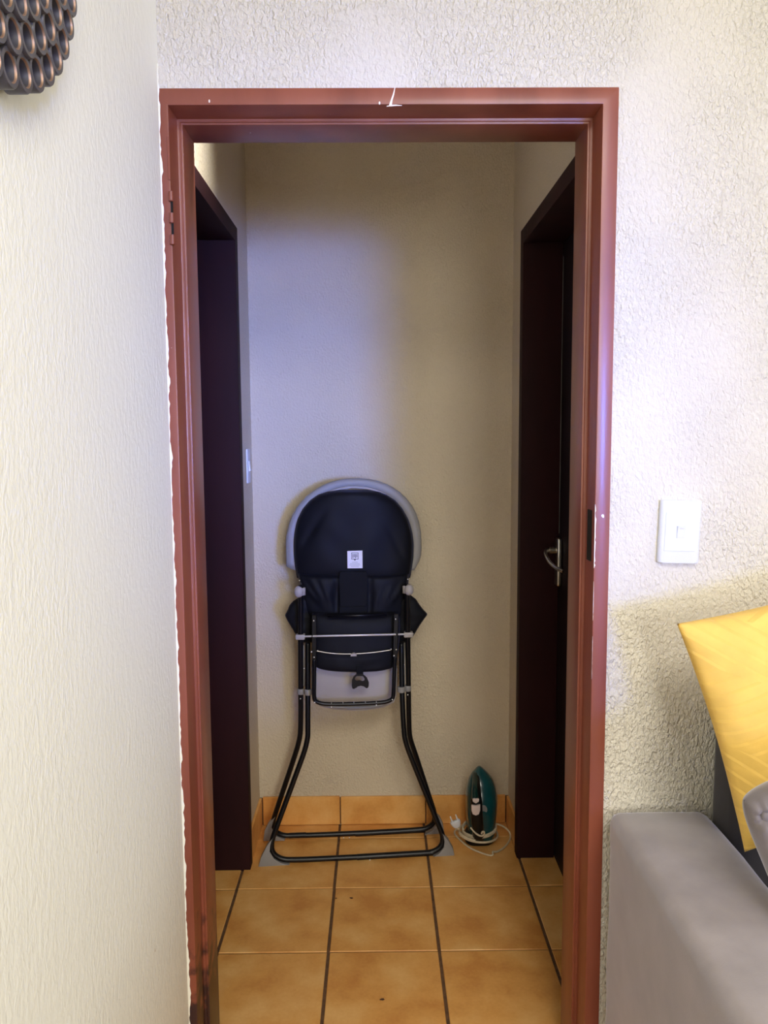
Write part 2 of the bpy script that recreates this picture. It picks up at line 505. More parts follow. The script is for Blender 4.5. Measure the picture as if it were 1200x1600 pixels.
def frame_set(parent, prof, side, lo, hi, top, remap, m, names=('jamb', 'jamb', 'frame_head')):
    """side jambs and mitred head; remap(s, d, z) places along-opening s, depth d"""
    P = rounded(prof)
    res = []
    for k, (e, sg) in enumerate(((lo, -1), (hi, 1))):
        bm = bmesh.new()
        loft(bm, [[remap(e + sg * a, d, -.015) for a, d in P], [remap(e + sg * a, d, top + a) for a, d in P]])
        res.append(obj(names[k], bm, m, parent, angle=40))
    bm = bmesh.new()
    loft(bm, [[remap(lo - a, d, top + a) for a, d in P], [remap(hi + a, d, top + a) for a, d in P]])
    res.append(obj(names[2], bm, m, parent, angle=40))
    return res


trim = empty('trim_1'); trim['kind'] = 'structure'
prof = [(.040, YF - .004), (.010, YF - .004), (.010, 1.583), (.004, 1.583), (.004, 1.586), (0, 1.586), (0, YB + .002), (.046, YB + .002), (.046, YB - .004), (.04, 1.55)]
frame_set(trim, prof, 0, XL, XR, ZO, lambda s, d, z: (s, d, z), M_FRAME)

# hinge knuckles left welded on the frame, painted over, with dark empty slots
def hinge(z0, z1, z2=None):
    h = empty('hinge'); h.parent = trim; 
    x = XL - .0105; y = YF - .006
    obj('hinge_leaf', bbox((x - .004, y + .0005, z0 + .02), (x + .001, y + .004, z2 or z0 + .09), .0008, 1), M_FRAME, h)
    n = 5; dz = (z0 - z1) / n
    for k in range(n):
        za, zb = z0 - k * dz, z0 - (k + 1) * dz
        bm = bmesh.new()
        if k % 2 == 0:
            tube(bm, [(x + .001, y, za - .0006), (x + .001, y, za - .0015), (x + .001, y, zb + .0015), (x + .001, y, zb + .0006)], [.0035, .0048, .0048, .0035], 12)
            obj('knuckle', bm, M_FRAME, h, angle=40)
        else:
            box(bm, (x - .0005, y + .0012, zb - .001), (x + .0035, y + .004, za + .001))
            obj('slot', bm, M_VOID, h)
    return h
# (a part of the frame: its pieces are sub-parts)
hinge(1.842, 1.744, 1.94)

# lock strike hole in the right rebate and chipped paint along the edge
obj('strike_slot', bbox((XR + .0075, 1.536, 1.137), (XR + .0106, 1.562, 1.238), 0), M_VOID, trim)
random.seed(3)
def chip_strip(z0, z1, x, wmin, wmax, y, sgn=1, step=.006, name='paint_chip'):
    bm = bmesh.new(); L = []; z = z0
    while z > z1:
        w = random.uniform(wmin, wmax)
        L.append((x, x + sgn * w, z)); z -= step * random.uniform(.6, 1.4)
    n = len(L)
    L[0] = (x, x + sgn * .0003, L[0][2]); L[-1] = (x, x + sgn * .0003, L[-1][2])
    for t in (0, .0004): pass
    f = [[bm.verts.new((a, y, zz)), bm.verts.new((b, y, zz)), bm.verts.new((b, y + .001, zz)), bm.verts.new((a, y + .001, zz))] for a, b, zz in L]
    for A, B in zip(f, f[1:]):
        for k in range(4): bm.faces.new((A[k], A[(k + 1) % 4], B[(k + 1) % 4], B[k]))
    bm.faces.new(f[0]); bm.faces.new(f[-1][::-1])
    o = obj(name, bm, M_CHIP, trim); return o
tag(chip_strip(1.252, 1.125, XR + .0103, .0006, .0028, YF - .0046), 'bare pale chipped paint')
chip_strip(1.10, 1.02, XR + .0103, .0001, .0009, YF - .0046)
chip_strip(.99, .90, XR + .0103, .0001, .0006, YF - .0046)
# white crack of filler across the frame head
c0 = at(616, 139, YF - .0045); 
bm = bmesh.new()
pts = [at(617, 137, YF - .0045), at(615, 147, YF - .0045), at(612, 156, YF - .0045), at(610, 164.5, YF - .0045)]
tube(bm, pts, [.0008, .0016, .0019, .0030], 6, flat=.4)
tube(bm, [at(604, 166, YF - .0042), at(611, 165, YF - .0042), at(619, 164.5, YF - .0042), at(628, 165, YF - .0042)], [.0006, .0016, .0014, .0004], 6, flat=.4)
tag(obj('filler_crack', bm, M_CHIP, trim), 'white filler crack')
for u, v in ((593, 161), (327, 158)):
    bm = bmesh.new(); ball(bm, at(u, v, YF - .0045), .0016, .0006, .003, 8); obj('filler_speck', bm, M_CHIP, trim)

# ragged plaster lip of the left wall where it meets the frame
bm = bmesh.new(); prev = None
for k in range(260):
    z = .02 + k * .0079
    w = .0022 + .0036 * noise.noise((z * 22, .3, 0)) + .0030 * noise.noise((z * 70, 2, 0)) + random.uniform(0, .0012)
    w = max(.0004, w)
    cur = [bm.verts.new(p) for p in ((WL - .002, YF - .0075, z), (WL + w, YF - .0065, z), (WL + w * .6, YF - .003, z), (WL - .002, YF - .003, z))]
    if prev:
        for q in range(4): bm.faces.new((prev[q], prev[(q + 1) % 4], cur[(q + 1) % 4], cur[q]))
    prev = cur
lip = obj('plaster_edge', bm, M_WALL_L, trim); 

# ------------------------------------------------------------------ side doors of the passage
def side_door(n, sgn, face, rng):
    """frame standing 1 cm proud of the passage wall, closed leaf 12 cm deep"""
    fr = empty('trim_%d' % (n + 1)); fr['kind'] = 'structure'
    depth = .122
    pr = [(.046, 0), (0, 0), (0, depth), (.046, depth)]
    frame_set(fr, pr, 0, rng[0], rng[1], ZD, lambda s, d, z: (face + sgn * d, s, z), M_FRAME_SHADE)
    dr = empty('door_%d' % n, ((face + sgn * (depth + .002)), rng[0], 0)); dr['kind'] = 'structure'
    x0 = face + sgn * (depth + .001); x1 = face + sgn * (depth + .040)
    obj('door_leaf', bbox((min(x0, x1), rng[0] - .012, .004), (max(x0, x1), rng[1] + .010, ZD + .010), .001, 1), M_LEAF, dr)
    return dr, x0


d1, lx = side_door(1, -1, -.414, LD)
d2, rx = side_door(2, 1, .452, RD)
# pale strip painting in the light gap where the right-hand leaf meets its frame
tag(obj('light_gap_strip', bbox((rx - .0012, RD[1] - .0032, 1.075), (rx - .0002, RD[1] - .0012, ZD - .04), 0), simple('light_gap_pale', (.2, .2, .19), .7), d2), 'thin pale strip painted for the light gap')
# lever handle on its long plate
hy = 2.425
h = empty('door_handle', (rx - .003, hy, .99)); h.parent = d2
h.location = (h.location[0] - d2.location[0], h.location[1] - d2.location[1], h.location[2])
obj('back_plate', bbox((rx - .017, hy - .020, .914), (rx - .0005, hy + .020, 1.066), .006, 3), M_STEEL, h, angle=40)
bm = bmesh.new(); tube(bm, [(rx - .006, hy, 1.026), (rx - .036, hy, 1.026)], .0105, 14)
obj('spindle', bm, M_STEEL, h, angle=40)
bm = bmesh.new()
pts = smooth_path([(rx - .034, hy + .002, 1.028), (rx - .052, hy - .006, 1.024), (rx - .054, hy - .03, 1.012), (rx - .048, hy - .07, .994), (rx - .034, hy - .105, .984), (rx - .022, hy - .118, .980)], 2)
tube(bm, pts, [.0075] * len(pts), 10, flat=.7); obj('lever', bm, M_STEEL, h, smooth=True)
bm = bmesh.new(); tube(bm, [(rx - .012, hy, .955), (rx - .0085, hy, .955)], .007, 12)
obj('keyhole', bm, M_BLACKPL, h, angle=40)

# window frames in the openings behind the photographer
wd = empty('window_1', (RX, -.35, wz0)); wd['kind'] = 'structure'
for a, b in (((RX + .03, wy0, wz0), (RX + .07, wy1, wz0 + .04)), ((RX + .03, wy0, wz1 - .04), (RX + .07, wy1, wz1)), ((RX + .03, wy0, wz0), (RX + .07, wy0 + .04, wz1)), ((RX + .03, wy1 - .04, wz0), (RX + .07, wy1, wz1))):
    obj('window_frame', bbox(a, b), M_FRAME, wd)
wd = empty('added_window_2', (.9, RY, vz0)); wd['kind'] = 'structure'  # unseen window added around the rear fill
for a, b in (((vx0, RY - .07, vz0), (vx1, RY - .03, vz0 + .04)), ((vx0, RY - .07, vz1 - .04), (vx1, RY - .03, vz1)), ((vx0, RY - .07, vz0), (vx0 + .04, RY - .03, vz1)), ((vx1 - .04, RY - .07, vz0), (vx1, RY - .03, vz1))):
    obj('window_frame', bbox(a, b), M_FRAME, wd)


# ------------------------------------------------------------------ light switches
def plate_bm(w, h, t, inset):
    """plate in local X (width), Z (height), front at -Y; concave moulded flanks"""
    bm = bmesh.new()
    secs = []
    for y, s, r in ((0, 1.0, .003), (-t * .55, 1.0, .003), (-t * .8, .985, .004), (-t, .93, .004)):
        a, b = w / 2 * (1 if s == 1 else (1 - inset * (1 - s) / .07)), h / 2 * (1 - (1 - s) * .12)
        pts = []
        for cx, cz, a0 in ((a - r, b - r, 0), (-a + r, b - r, 90), (-a + r, -b + r, 180), (a - r, -b + r, 270)):
            for q in (0, 45, 90):
                an = math.radians(a0 + q); pts.append((cx + r * math.cos(an), y, cz + r * math.sin(an)))
        secs.append(pts)
    loft(bm, secs)
    return bm


sw = empty('light_switch', (.5895, YF + .001, 1.197))
sw.rotation_euler = (0, math.radians(1.7), 0)
tag(sw, 'white rectangular wall switch with one small rocker right of the doorway', 'light switch')
def local(name, bm, m, parent, **kw):
    me = bpy.data.meshes.new(name); bmesh.ops.recalc_face_normals(bm, faces=bm.faces[:]); bm.to_mesh(me); bm.free()
    me.materials.append(m)
    if kw.get('smooth') or kw.get('angle'):
        for p in me.polygons: p.use_smooth = True
        if kw.get('angle'): me.set_sharp_from_angle(angle=math.radians(kw['angle']))
    o = bpy.data.objects.new(name, me); C.objects.link(o); o.parent = parent
    return o
local('wall_box', bbox((-.040, -.004, -.0605), (.040, .0, .0605), .001, 1), M_CORD, sw)
local('cover_plate', plate_bm(.080, .123, .013, .13), M_WHITEPL, sw, angle=35)
bm = bbox((-.0305, -.0142, -.0375), (.0305, -.0128, .0385), .0006, 1); local('centre_panel', bm, M_WHITEPL, sw)
bm = bmesh.new(); loft(bm, [[(-.0085, -.0135, -.0125), (.0085, -.0135, -.0125), (.0085, -.0135, .0125), (-.0085, -.0135, .0125)],
                            [(-.0075, -.0150, -.0115), (.0075, -.0150, -.0115), (.0075, -.0190, .0115), (-.0075, -.0190, .0115)]])
local('rocker', bm, M_WHITEPL, sw)
bm = bbox((-.0035, -.0196, .0072), (.0035, -.0186, .0082)); local('indicator_mark', bm, M_INK2, sw)

s2 = empty('light_switch', (HL + .001, 2.600, 1.288)); s2.rotation_euler = (0, 0, math.radians(90))
tag(s2, 'white switch plate edge-on in the passage beyond the left door', 'light switch')
local('cover_plate', plate_bm(.055, .112, .005, .1), M_WHITEPL, s2, angle=35)
bm = bmesh.new(); loft(bm, [[(-.010, -.004, -.018), (.010, -.004, -.018), (.010, -.004, .018), (-.010, -.004, .018)],
                            [(-.009, -.011, -.016), (.009, -.011, -.016), (.009, -.007, .016), (-.009, -.007, .016)]])
local('rocker', bm, M_WHITEPL, s2)

# ------------------------------------------------------------------ folded high chair
hc = empty('high_chair', (-.075, 2.53, 0))
tag(hc, 'folded black high chair with grey tray standing at the end of the passage', 'high chair')
FR = (2.467, .086, .10)       # plane of the front frame: y0, kx, kz
RR = (2.612, .088, -.115)     # plane of the rear frame
def pth(pts, pl, rounds=2): return smooth_path([at(u, v, *pl) for u, v in pts], rounds)
RAD = .0088
bm = bmesh.new()
tube(bm, pth([(481, 1004), (481, 1060), (481, 1140), (481, 1152), (477, 1170), (470, 1190), (430, 1298), (424, 1316), (425, 1332), (438, 1342), (456, 1344), (560, 1339), (660, 1333.5), (678, 1331), (691, 1321), (692, 1306), (687, 1293), (640, 1178), (634, 1160), (631, 1145), (628, 1080), (627, 1004)], FR, 2), RAD, 14)
obj('front_frame', bm, M_BLACKTUBE, hc, smooth=True)
bm = bmesh.new()
tube(bm, pth([(470, 915), (469.5, 990), (470, 1060), (470, 1140), (468, 1155), (463, 1174), (430, 1272), (426, 1286), (429, 1298), (440, 1305), (455, 1306), (560, 1302), (655, 1296.5), (668, 1294), (679, 1285), (679, 1270), (674, 1255), (647, 1172), (641, 1155), (639, 1140), (638, 1060), (637, 990), (636.5, 913)], RR, 2), RAD, 14)
obj('rear_frame', bm, M_BLACKTUBE, hc, smooth=True)
# sleeves where the tubes are joined on the floor bars, with rivets
def seg(name, u0, v0, u1, v1, pl, r, m, lab=None):
    bm = bmesh.new(); tube(bm, [at(u0, v0, *pl), at(u1, v1, *pl)], r, 14)
    o = obj(name, bm, m, hc, angle=40); return o
seg('bar_sleeve', 558, 1339.2, 676, 1332.2, FR, .0098, M_BLACKTUBE)
seg('bar_sleeve', 555, 1302.4, 664, 1296.4, RR, .0096, M_BLACKTUBE)
seg('bar_sleeve', 478, 1304.6, 452, 1305.6, RR, .0094, M_BLACKTUBE)
def rivet(u, v, pl, off=.011, r=.0022, m=M_CHROME):
    p = at(u, v, *pl) + Vector((0, -off, 0)); bm = bmesh.new(); ball(bm, p, r, r * .6, r, 10)
    return obj('rivet', bm, m, hc, smooth=True)
for a in ((578, 1341, FR), (537, 1306.5, RR), (546, 1306.3, RR), (468.5, 906, RR), (637, 904, RR),
          (470, 1090, RR), (637, 1084, RR), (475.5, 1043, RR), (631, 1037, RR)): rivet(*a)
# grey plastic feet: curved triangular shoes outside each lower corner
def foot(poly, pl, t=.02):
    bm = bmesh.new(); P = [at(u, v, *pl) for u, v in poly]
    loft(bm, [[p + Vector((0, -t * .55, 0)) for p in P], [p + Vector((0, t * .55, 0)) for p in P]])
    bevel(bm, .002, 2)
    return obj('foot', bm, M_GREYPL, hc, angle=35)
FL = [(426, 1308), (421, 1322), (423, 1335), (434, 1344), (452, 1348), (452, 1352.5), (404, 1353), (407, 1340), (414, 1327)]
foot([(427, 1307), (422, 1318), (421, 1328), (428, 1340), (440, 1347), (453, 1348), (453, 1352.5), (404, 1353), (408, 1338), (417, 1320)], FR)
foot([(691, 1300), (695, 1312), (694, 1322), (686, 1332), (676, 1336), (676, 1341), (710, 1337), (708, 1325), (700, 1311)], FR)
foot([(431, 1274), (424, 1290), (430, 1304), (444, 1308.5), (446, 1311.5), (412, 1312), (414, 1296), (420, 1284)], RR)
foot([(681, 1270), (684, 1285), (676, 1296), (664, 1301), (664, 1304), (694, 1300), (692, 1286), (687, 1276)], RR)
# grey clamp rings, side knobs and clips
for u, v, pl, r in ((470, 1080, RR, .0118), (481.5, 1081, FR, .0122), (637, 1075, RR, .0118), (627, 1077, FR, .0130)):
    bm = bmesh.new(); c = at(u, v, *pl)
    tube(bm, [c + Vector((0, 0, -.0095)), c + Vector((0, 0, -.008)), c + Vector((0, 0, .008)), c + Vector((0, 0, .0095))], [r * .9, r, r, r * .9], 16)
    obj('clamp_ring', bm, M_GREYPL, hc, angle=40)
for u, v, s in ((468.5, 924, -1), (637.5, 921, 1)):
    bm = bmesh.new(); c = at(u, v, *RR)
    ball(bm, c + Vector((s * .003, -.006, 0)), .0155, .014, .0185, 18)
    tube(bm, [c + Vector((-.010 * s, 0, .012)), c + Vector((-.010 * s, 0, -.012))], .008, 12)
    obj('hinge_knob', bm, M_LGREY, hc, smooth=True)
for u, v in ((469.5, 994.5), (638, 991)):
    c = at(u, v, *RR)
    obj('tube_clip', bbox((c.x - .015, c.y - .013, c.z - .0085), (c.x + .015, c.y + .012, c.z + .0085), .003, 2), M_LGREY, hc, angle=40)
# chrome rods
CR = (2.468, .086, 0)
bm = bmesh.new(); tube(bm, [at(461, 994.7, *RR), at(474, 994.5, *RR), at(490, 994, *CR), at(617, 991.3, *CR), at(634, 991, *RR), at(646, 990.4, *RR)], .0031, 10)
obj('cross_rod', bm, M_CHROME, hc, smooth=True)
bm = bmesh.new(); tube(bm, [at(512, 963, 2.474, .086), at(604, 960.5, 2.474, .086)], .0042, 10)
obj('back_bar', bm, M_BLACKTUBE, hc, smooth=True)
bm = bmesh.new(); tube(bm, smooth_path([at(494, 1017, 2.462, .086), at(520, 1021.5, 2.462, .086), at(552, 1022, 2.462, .086), at(585, 1019.5, 2.462, .086), at(611, 1015.5, 2.462, .086)], 2), .0015, 8)
obj('release_wire', bm, M_STEEL, hc, smooth=True)
c = at(552.5, 1024, 2.456, .086)
bm = bmesh.new(); prism(bm, [(c.x + .0095 * math.cos(PI * k / 12), c.z - .002 + .0105 * math.sin(PI * k / 12)) for k in range(13)], c.y - .004, c.y + .004)
obj('release_button', bm, M_LGREY, hc)
# thin grey side struts between the tubes
for u0, v0, u1, v1 in ((474.5, 1008, 475.5, 1072), (631.5, 1004, 631.5, 1070)):
    a = at(u0, v0, 2.55, .087); b = at(u1, v1, 2.55, .087)
    obj('side_strut', bbox((min(a.x, b.x) - .0028, a.y - .002, b.z), (max(a.x, b.x) + .0028, a.y + .002, a.z)), M_GREYPL, hc)
# U frame carrying the footrest, flat side bars above
UF = (2.474, .086, 0)
bm = bmesh.new()
tube(bm, pth([(491, 1030), (491, 1060), (490.5, 1088), (492, 1095), (500, 1099), (512, 1100.5), (555, 1100), (596, 1098), (606, 1096), (613.5, 1092), (615, 1084), (616, 1050), (617, 1026)], UF, 2), .0068, 12)
obj('footrest_frame', bm, M_BLACKTUBE, hc, smooth=True)
for u0, v0, u1, v1 in ((491, 961, 491, 1040), (619, 959, 617, 1036)):
    a = at(u0, v0, *UF); b = at(u1, v1, *UF)
    bm = bmesh.new()
    loft(bm, [[(q.x - .0075, q.y - .004, q.z), (q.x + .0075, q.y - .004, q.z), (q.x + .0075, q.y + .003, q.z), (q.x - .0075, q.y + .003, q.z)] for q in (a, b)])
    bevel(bm, .0015, 1); obj('side_bar', bm, M_BLACKPL, hc)
for u, v in ((490.5, 969), (618, 966.5), (487, 1017.5), (496.5, 1016), (611, 1013.5), (619, 1014), (491, 1026), (615.5, 1023.5), (492, 1096.5), (613, 1092), (518, 1103.5), (588, 1100.5)):
    rivet(u, v, UF, .0075, .0024)
for u in (518, 536, 553, 571, 588):
    a = at(u, 1097.5 - (u - 518) * .02, 2.468, .086); obj('tray_rib', bbox((a.x - .0012, a.y - .003, a.z - .003), (a.x + .0012, a.y + .001, a.z + .003)), M_GREYPL, hc)
# footrest board, pale grey, behind the U
bm = bmesh.new()
P = [(488, 1040), (620, 1040), (619, 1088), (616, 1098), (600, 1106), (575, 1109.5), (550, 1110.5), (520, 1109), (500, 1104), (490, 1096), (488, 1086)]
Q = [at(u, v, 2.535, .086) for u, v in P]
loft(bm, [[q for q in Q], [q + Vector((0, .018, 0)) for q in Q]]); bevel(bm, .003, 2)
tag(obj('footrest', bm, M_LGREY, hc, angle=35), 'pale grey plastic footrest')
bm = bmesh.new()
tube(bm, pth([(489, 1040), (489, 1080), (494, 1096), (512, 1104), (555, 1107), (597, 1103), (613, 1093), (618, 1078), (618, 1040)], (2.531, .086, 0), 2), .0052, 10)
obj('footrest_rim', bm, M_GREYPL, hc, smooth=True)
# grey tray arching behind the seat back
TY = (2.605, .07, 0)
outer = [(447, 884), (446.5, 850), (449, 824), (459, 799), (475, 778), (497, 761), (523, 750), (552, 746.5), (582, 748.5), (608, 757), (631, 773), (648, 795), (657, 822), (659, 850), (658, 872), (648, 890)]
inner = [(466, 892), (461, 850), (464, 826), (473, 804), (487, 786), (505, 773), (528, 763.5), (552, 760.5), (578, 763), (600, 771), (619, 785), (633, 804), (641, 827), (643.5, 850), (640, 880), (638, 890)]
O = smooth_path([at(u, v, *TY) for u, v in outer], 1); I = smooth_path([at(u, v, *TY) for u, v in inner], 1)
bm = bmesh.new()
secs = []
for a, b in zip(O, I):
    s_ = []
    for k in range(12):
        an = 2 * PI * k / 12
        w = .5 + .5 * math.cos(an)
        w = .5 + .5 * math.copysign(abs(math.cos(an)) ** .7, math.cos(an))
        s_.append(a.lerp(b, 1 - w) + Vector((0, -.013 * math.copysign(abs(math.sin(an)) ** .7, math.sin(an)), 0)))
    secs.append(s_)
loft(bm, secs)
tag(obj('tray', bm, M_GREYPL, hc, smooth=True), 'grey plastic tray arching behind the back')
bm = bmesh.new()
tube(bm, [p + Vector((0, -.012, 0)) for p in smooth_path([at(u, v, *TY) for u, v in inner], 1)], .0042, 8)
tag(obj('tray_lip', bm, M_LGREY, hc, smooth=True), 'paler inner lip of the tray')

# fabric: back, pouch and wings as stuffed panels
def panel(name, rows, pl, bulge, back, m, folds=None, nu=40, sub=6, power=.5, parent=hc, cap=0):
    R = []
    for (v0, a0, b0), (v1, a1, b1) in zip(rows, rows[1:]):
        for k in range(sub):
            t = k / sub; R.append((v0 + (v1 - v0) * t, a0 + (a1 - a0) * t, b0 + (b1 - b0) * t))
    R.append(rows[-1]); n = len(R)
    # smooth the side outlines
    for _ in range(3):
        R = [R[0]] + [(R[i][0], (R[i - 1][1] + 2 * R[i][1] + R[i + 1][1]) / 4, (R[i - 1][2] + 2 * R[i][2] + R[i + 1][2]) / 4) for i in range(1, n - 1)] + [R[-1]]
    bm = bmesh.new(); F = []; B = []
    for i, (v, a, b) in enumerate(R):
        tv = i / (n - 1); fr = []; bk = []
        ev = (1 - abs(2 * tv - 1) ** 6)
        for j in range(nu + 1):
            s = j / nu; u = a + (b - a) * s
            p = at(u, v, *pl)
            e = max(0, 1 - (2 * s - 1) ** 2) ** power * max(0, ev) ** .5
            d = bulge * e
            if folds: d += folds(u, v) * min(1, e * 1.6)
            fr.append(bm.verts.new(p + Vector((0, -d, 0))))
            if 0 < j < nu: bk.append(bm.verts.new(p + Vector((0, back * e + .001, 0))))
        F.append(fr); B.append([fr[0]] + bk + [fr[-1]])
    for G in (F, B):
        for A, D in zip(G, G[1:]):
            for j in range(nu):
                try: bm.faces.new((A[j], A[j + 1], D[j + 1], D[j]))
                except ValueError: pass
    for k in (0, -1):
        loop = F[k] + B[k][1:-1][::-1]
        try: bm.faces.new(loop)
        except ValueError: pass
    return obj(name, bm, m, parent, smooth=True)


def g(x, c, w): return math.exp(-((x - c) / w) ** 2)
def back_folds(u, v):
    d = .0025 * math.sin((u * .8 + v * .35) * .11) * g(v, 850, 45)
    # diagonal creases at the left, soft ones at the right
    d += -.008 * g(u - 480 + (v - 840) * .55, 0, 4) * g(v, 835, 22)
    d += -.007 * g(u - 496 + (v - 820) * .6, 0, 4) * g(v, 825, 20)
    d += -.006 * g(u - 620 - (v - 850) * .5, 0, 4) * g(v, 850, 20)
    d += .002 * noise.noise((u * .035, v * .035, 0))
    return d
rows = [(765.5, 530, 574), (768, 512, 592), (773, 497, 604), (782, 484, 618), (795, 473, 629), (812, 464.5, 638.5), (832, 460, 644.5), (850, 459, 646.5), (870, 459.5, 646), (885, 461, 644), (898, 463, 642), (903, 464, 641)]
panel('backrest', rows, (2.588, .07, 0), .052, .012, M_FABRIC, back_folds, power=.45)
def low_folds(u, v):
    d = 0
    # flat centre strip between two sunken pleats
    d -= .016 * g(u, 527, 4.5) * g(v, 925, 32) + .016 * g(u, 577, 4.5) * g(v, 925, 32)
    for c, sl in ((500, .55), (488, .9), (512, .4)):
        d += .010 * g(u - c - (v - 925) * sl, 0, 4.5) * g(v, 920, 18)
    for c, sl in ((592, -.3), (606, -.5), (620, -.8)):
        d += .008 * g(u - c - (v - 925) * sl, 0, 4.5) * g(v, 928, 18)
    d += .0035 * noise.noise((u * .06, v * .06, 3))
    return d
rows = [(896, 465, 640), (902, 466, 639), (912, 469, 638), (930, 472, 637), (950, 475, 634), (962, 480, 628), (972, 484, 622)]
panel('back_pocket', rows, (2.572, .08, 0), .044, .008, M_FABRIC, low_folds, power=.4)
# flat central strip
def flat_panel(name, P, pl, t, m, bev=.001):
    bm = bmesh.new(); Q = [at(u, v, *pl) for u, v in P]
    loft(bm, [Q, [q + Vector((0, t, 0)) for q in Q]]); bevel(bm, bev, 1)
    return obj(name, bm, m, hc)
flat_panel('back_strap', [(531, 893), (573, 893), (574, 905), (573, 948), (531, 949), (530, 905)], (2.526, .08, 0), .006, M_FABRIC2, .002)
flat_panel('strap_keeper', [(530, 948), (574, 947), (574, 959), (530, 960)], (2.524, .08, 0), .006, M_FABRIC2, .002)
def seat_folds(u, v): return .0022 * noise.noise((u * .05, v * .07, 5)) - .004 * g(v, 994, 3)
rows = [(958, 488, 622), (964, 486.5, 624), (970, 486.5, 624.5), (980, 487, 625), (990, 487, 625), (1005, 488, 624), (1018, 488, 622)]
for k in range(25):
    v = 1024 + 23.6 * k / 24; w = 66.5 * (1 - (max(0, v - 1028) / 20) ** 4) ** .4545
    rows.append((v, 554.5 - w, 554.5 + w))
panel('seat_pouch', rows, (2.518, .086, 0), .042, .012, M_FABRIC, seat_folds, power=.35, sub=2)
def wing_folds(u, v): return .003 * noise.noise((u * .08, v * .08, 8))
rows = [(934, 466, 485), (939, 458, 488), (946, 452, 490), (953, 449.5, 491), (961, 445, 491), (968, 448, 491), (978, 454, 491), (988, 460, 491), (995, 464, 491), (1004, 469, 491)]
panel('side_flap', rows, (2.565, .08, 0), .016, .006, M_FABRIC, wing_folds, nu=16, power=.5)
rows = [(930, 638, 642), (936, 620, 650), (944, 618, 655), (952, 618, 661), (959.5, 618, 668.5), (967, 618, 663), (977, 618, 656), (987, 618, 650), (995, 618, 645), (1004, 618, 634)]
panel('side_flap', rows, (2.565, .08, 0), .016, .006, M_FABRIC, wing_folds, nu=16, power=.5)
# crotch strap and buckle
flat_panel('crotch_strap', [(556, 1040), (568, 1040), (567.5, 1056), (557, 1056)], (2.470, .086, 0), .004, M_FABRIC2)
bk = [(557, 1053), (567, 1053), (573, 1058), (576.5, 1066), (576, 1074), (572, 1076), (569.5, 1073), (564, 1071.5), (558, 1073), (555.5, 1076), (551, 1077), (549.5, 1072), (550, 1062), (553, 1056)]
hole = [(557, 1056.5), (567, 1056.5), (569.5, 1060), (569.5, 1063), (566, 1064), (562, 1062.5), (557.5, 1063.5), (554.5, 1062), (555, 1059)]
bm = bmesh.new()
def rs(P, n):   # resample a closed outline by angle round its centre
    cx, cy = 562, 1061.5
    out = []
    for k in range(n):
        a = 2 * PI * k / n; dx, dy = math.cos(a), math.sin(a); best = None
        for p, q in zip(P, P[1:] + P[:1]):
            ex, ey = q[0] - p[0], q[1] - p[1]; den = dx * ey - dy * ex
            if abs(den) < 1e-9: continue
            t = ((p[0] - cx) * ey - (p[1] - cy) * ex) / den; s = ((p[0] - cx) * dy - (p[1] - cy) * dx) / den
            if t > 0 and -1e-6 <= s <= 1 + 1e-6 and (best is None or t > best): best = t
        out.append((cx + dx * (best or 5), cy + dy * (best or 5)))
    return out
n = 48; A = rs(bk, n); B = rs(hole, n)
L = []
for pl, src in (((2.462, .086), A), ((2.470, .086), A), ((2.470, .086), B), ((2.462, .086), B)):
    L.append([bm.verts.new(at(u, v, *pl)) for u, v in src])
for a, b in zip(L, L[1:] + L[:1]):
    for k in range(n): bm.faces.new((a[k], a[(k + 1) % n], b[(k + 1) % n], b[k]))
obj('buckle', bm, M_BLACKPL, hc)
# sewn-on label with a square pictogram and lines of small print
LB = (2.5265, .07, 0)
lab = flat_panel('label', [(542.7, 861), (566.3, 860.2), (566.6, 887.8), (543, 888)], LB, .0008, M_LABEL, .0002)
lab['label'] = 'white care label with a square pictogram'
LQ = (2.5258, .07, 0)
def ink(P, m, name='print'):
    bm = bmesh.new(); Q = [at(u, v, *LQ) for u, v in P]; loft(bm, [Q, [q + Vector((0, .0006, 0)) for q in Q]])
    o = obj(name, bm, m, None); me = o.data
    o.parent = lab; me.transform(Matrix.Translation(-hc.location)); return o
x0, x1, y0, y1 = 549, 560, 863.5, 874
for P in ([(x0, y0), (x1, y0), (x1, y0 + .8), (x0, y0 + .8)], [(x0, y1 - .8), (x1, y1 - .8), (x1, y1), (x0, y1)], [(x0, y0), (x0 + .8, y0), (x0 + .8, y1), (x0, y1)], [(x1 - .8, y0), (x1, y0), (x1, y1), (x1 - .8, y1)]):
    ink(P, M_INK, 'pictogram')
for k in range(4): ink([(550.8 + k * 2.1, 865.5), (551.9 + k * 2.1, 865.5), (551.9 + k * 2.1, 872 - (k % 2)), (550.8 + k * 2.1, 872 - (k % 2))], M_INK, 'pictogram')
ink([(553, 874), (556, 874), (555, 876), (554, 876)], M_INK, 'pictogram')
for k, (a, b) in enumerate(((550, 559), (547, 562), (546, 563), (548, 561))):
    ink([(a, 878.2 + 2.2 * k), (b, 878 + 2.2 * k), (b, 878.7 + 2.2 * k), (a, 878.9 + 2.2 * k)], M_INK2)

# ------------------------------------------------------------------ iron with its cord
ir = empty('steam_iron', (.345, 2.56, 0))
tag(ir, 'teal electric iron standing on its heel against the passage wall', 'iron')
def ipt(u, v, Y): return at(u, v, Y)
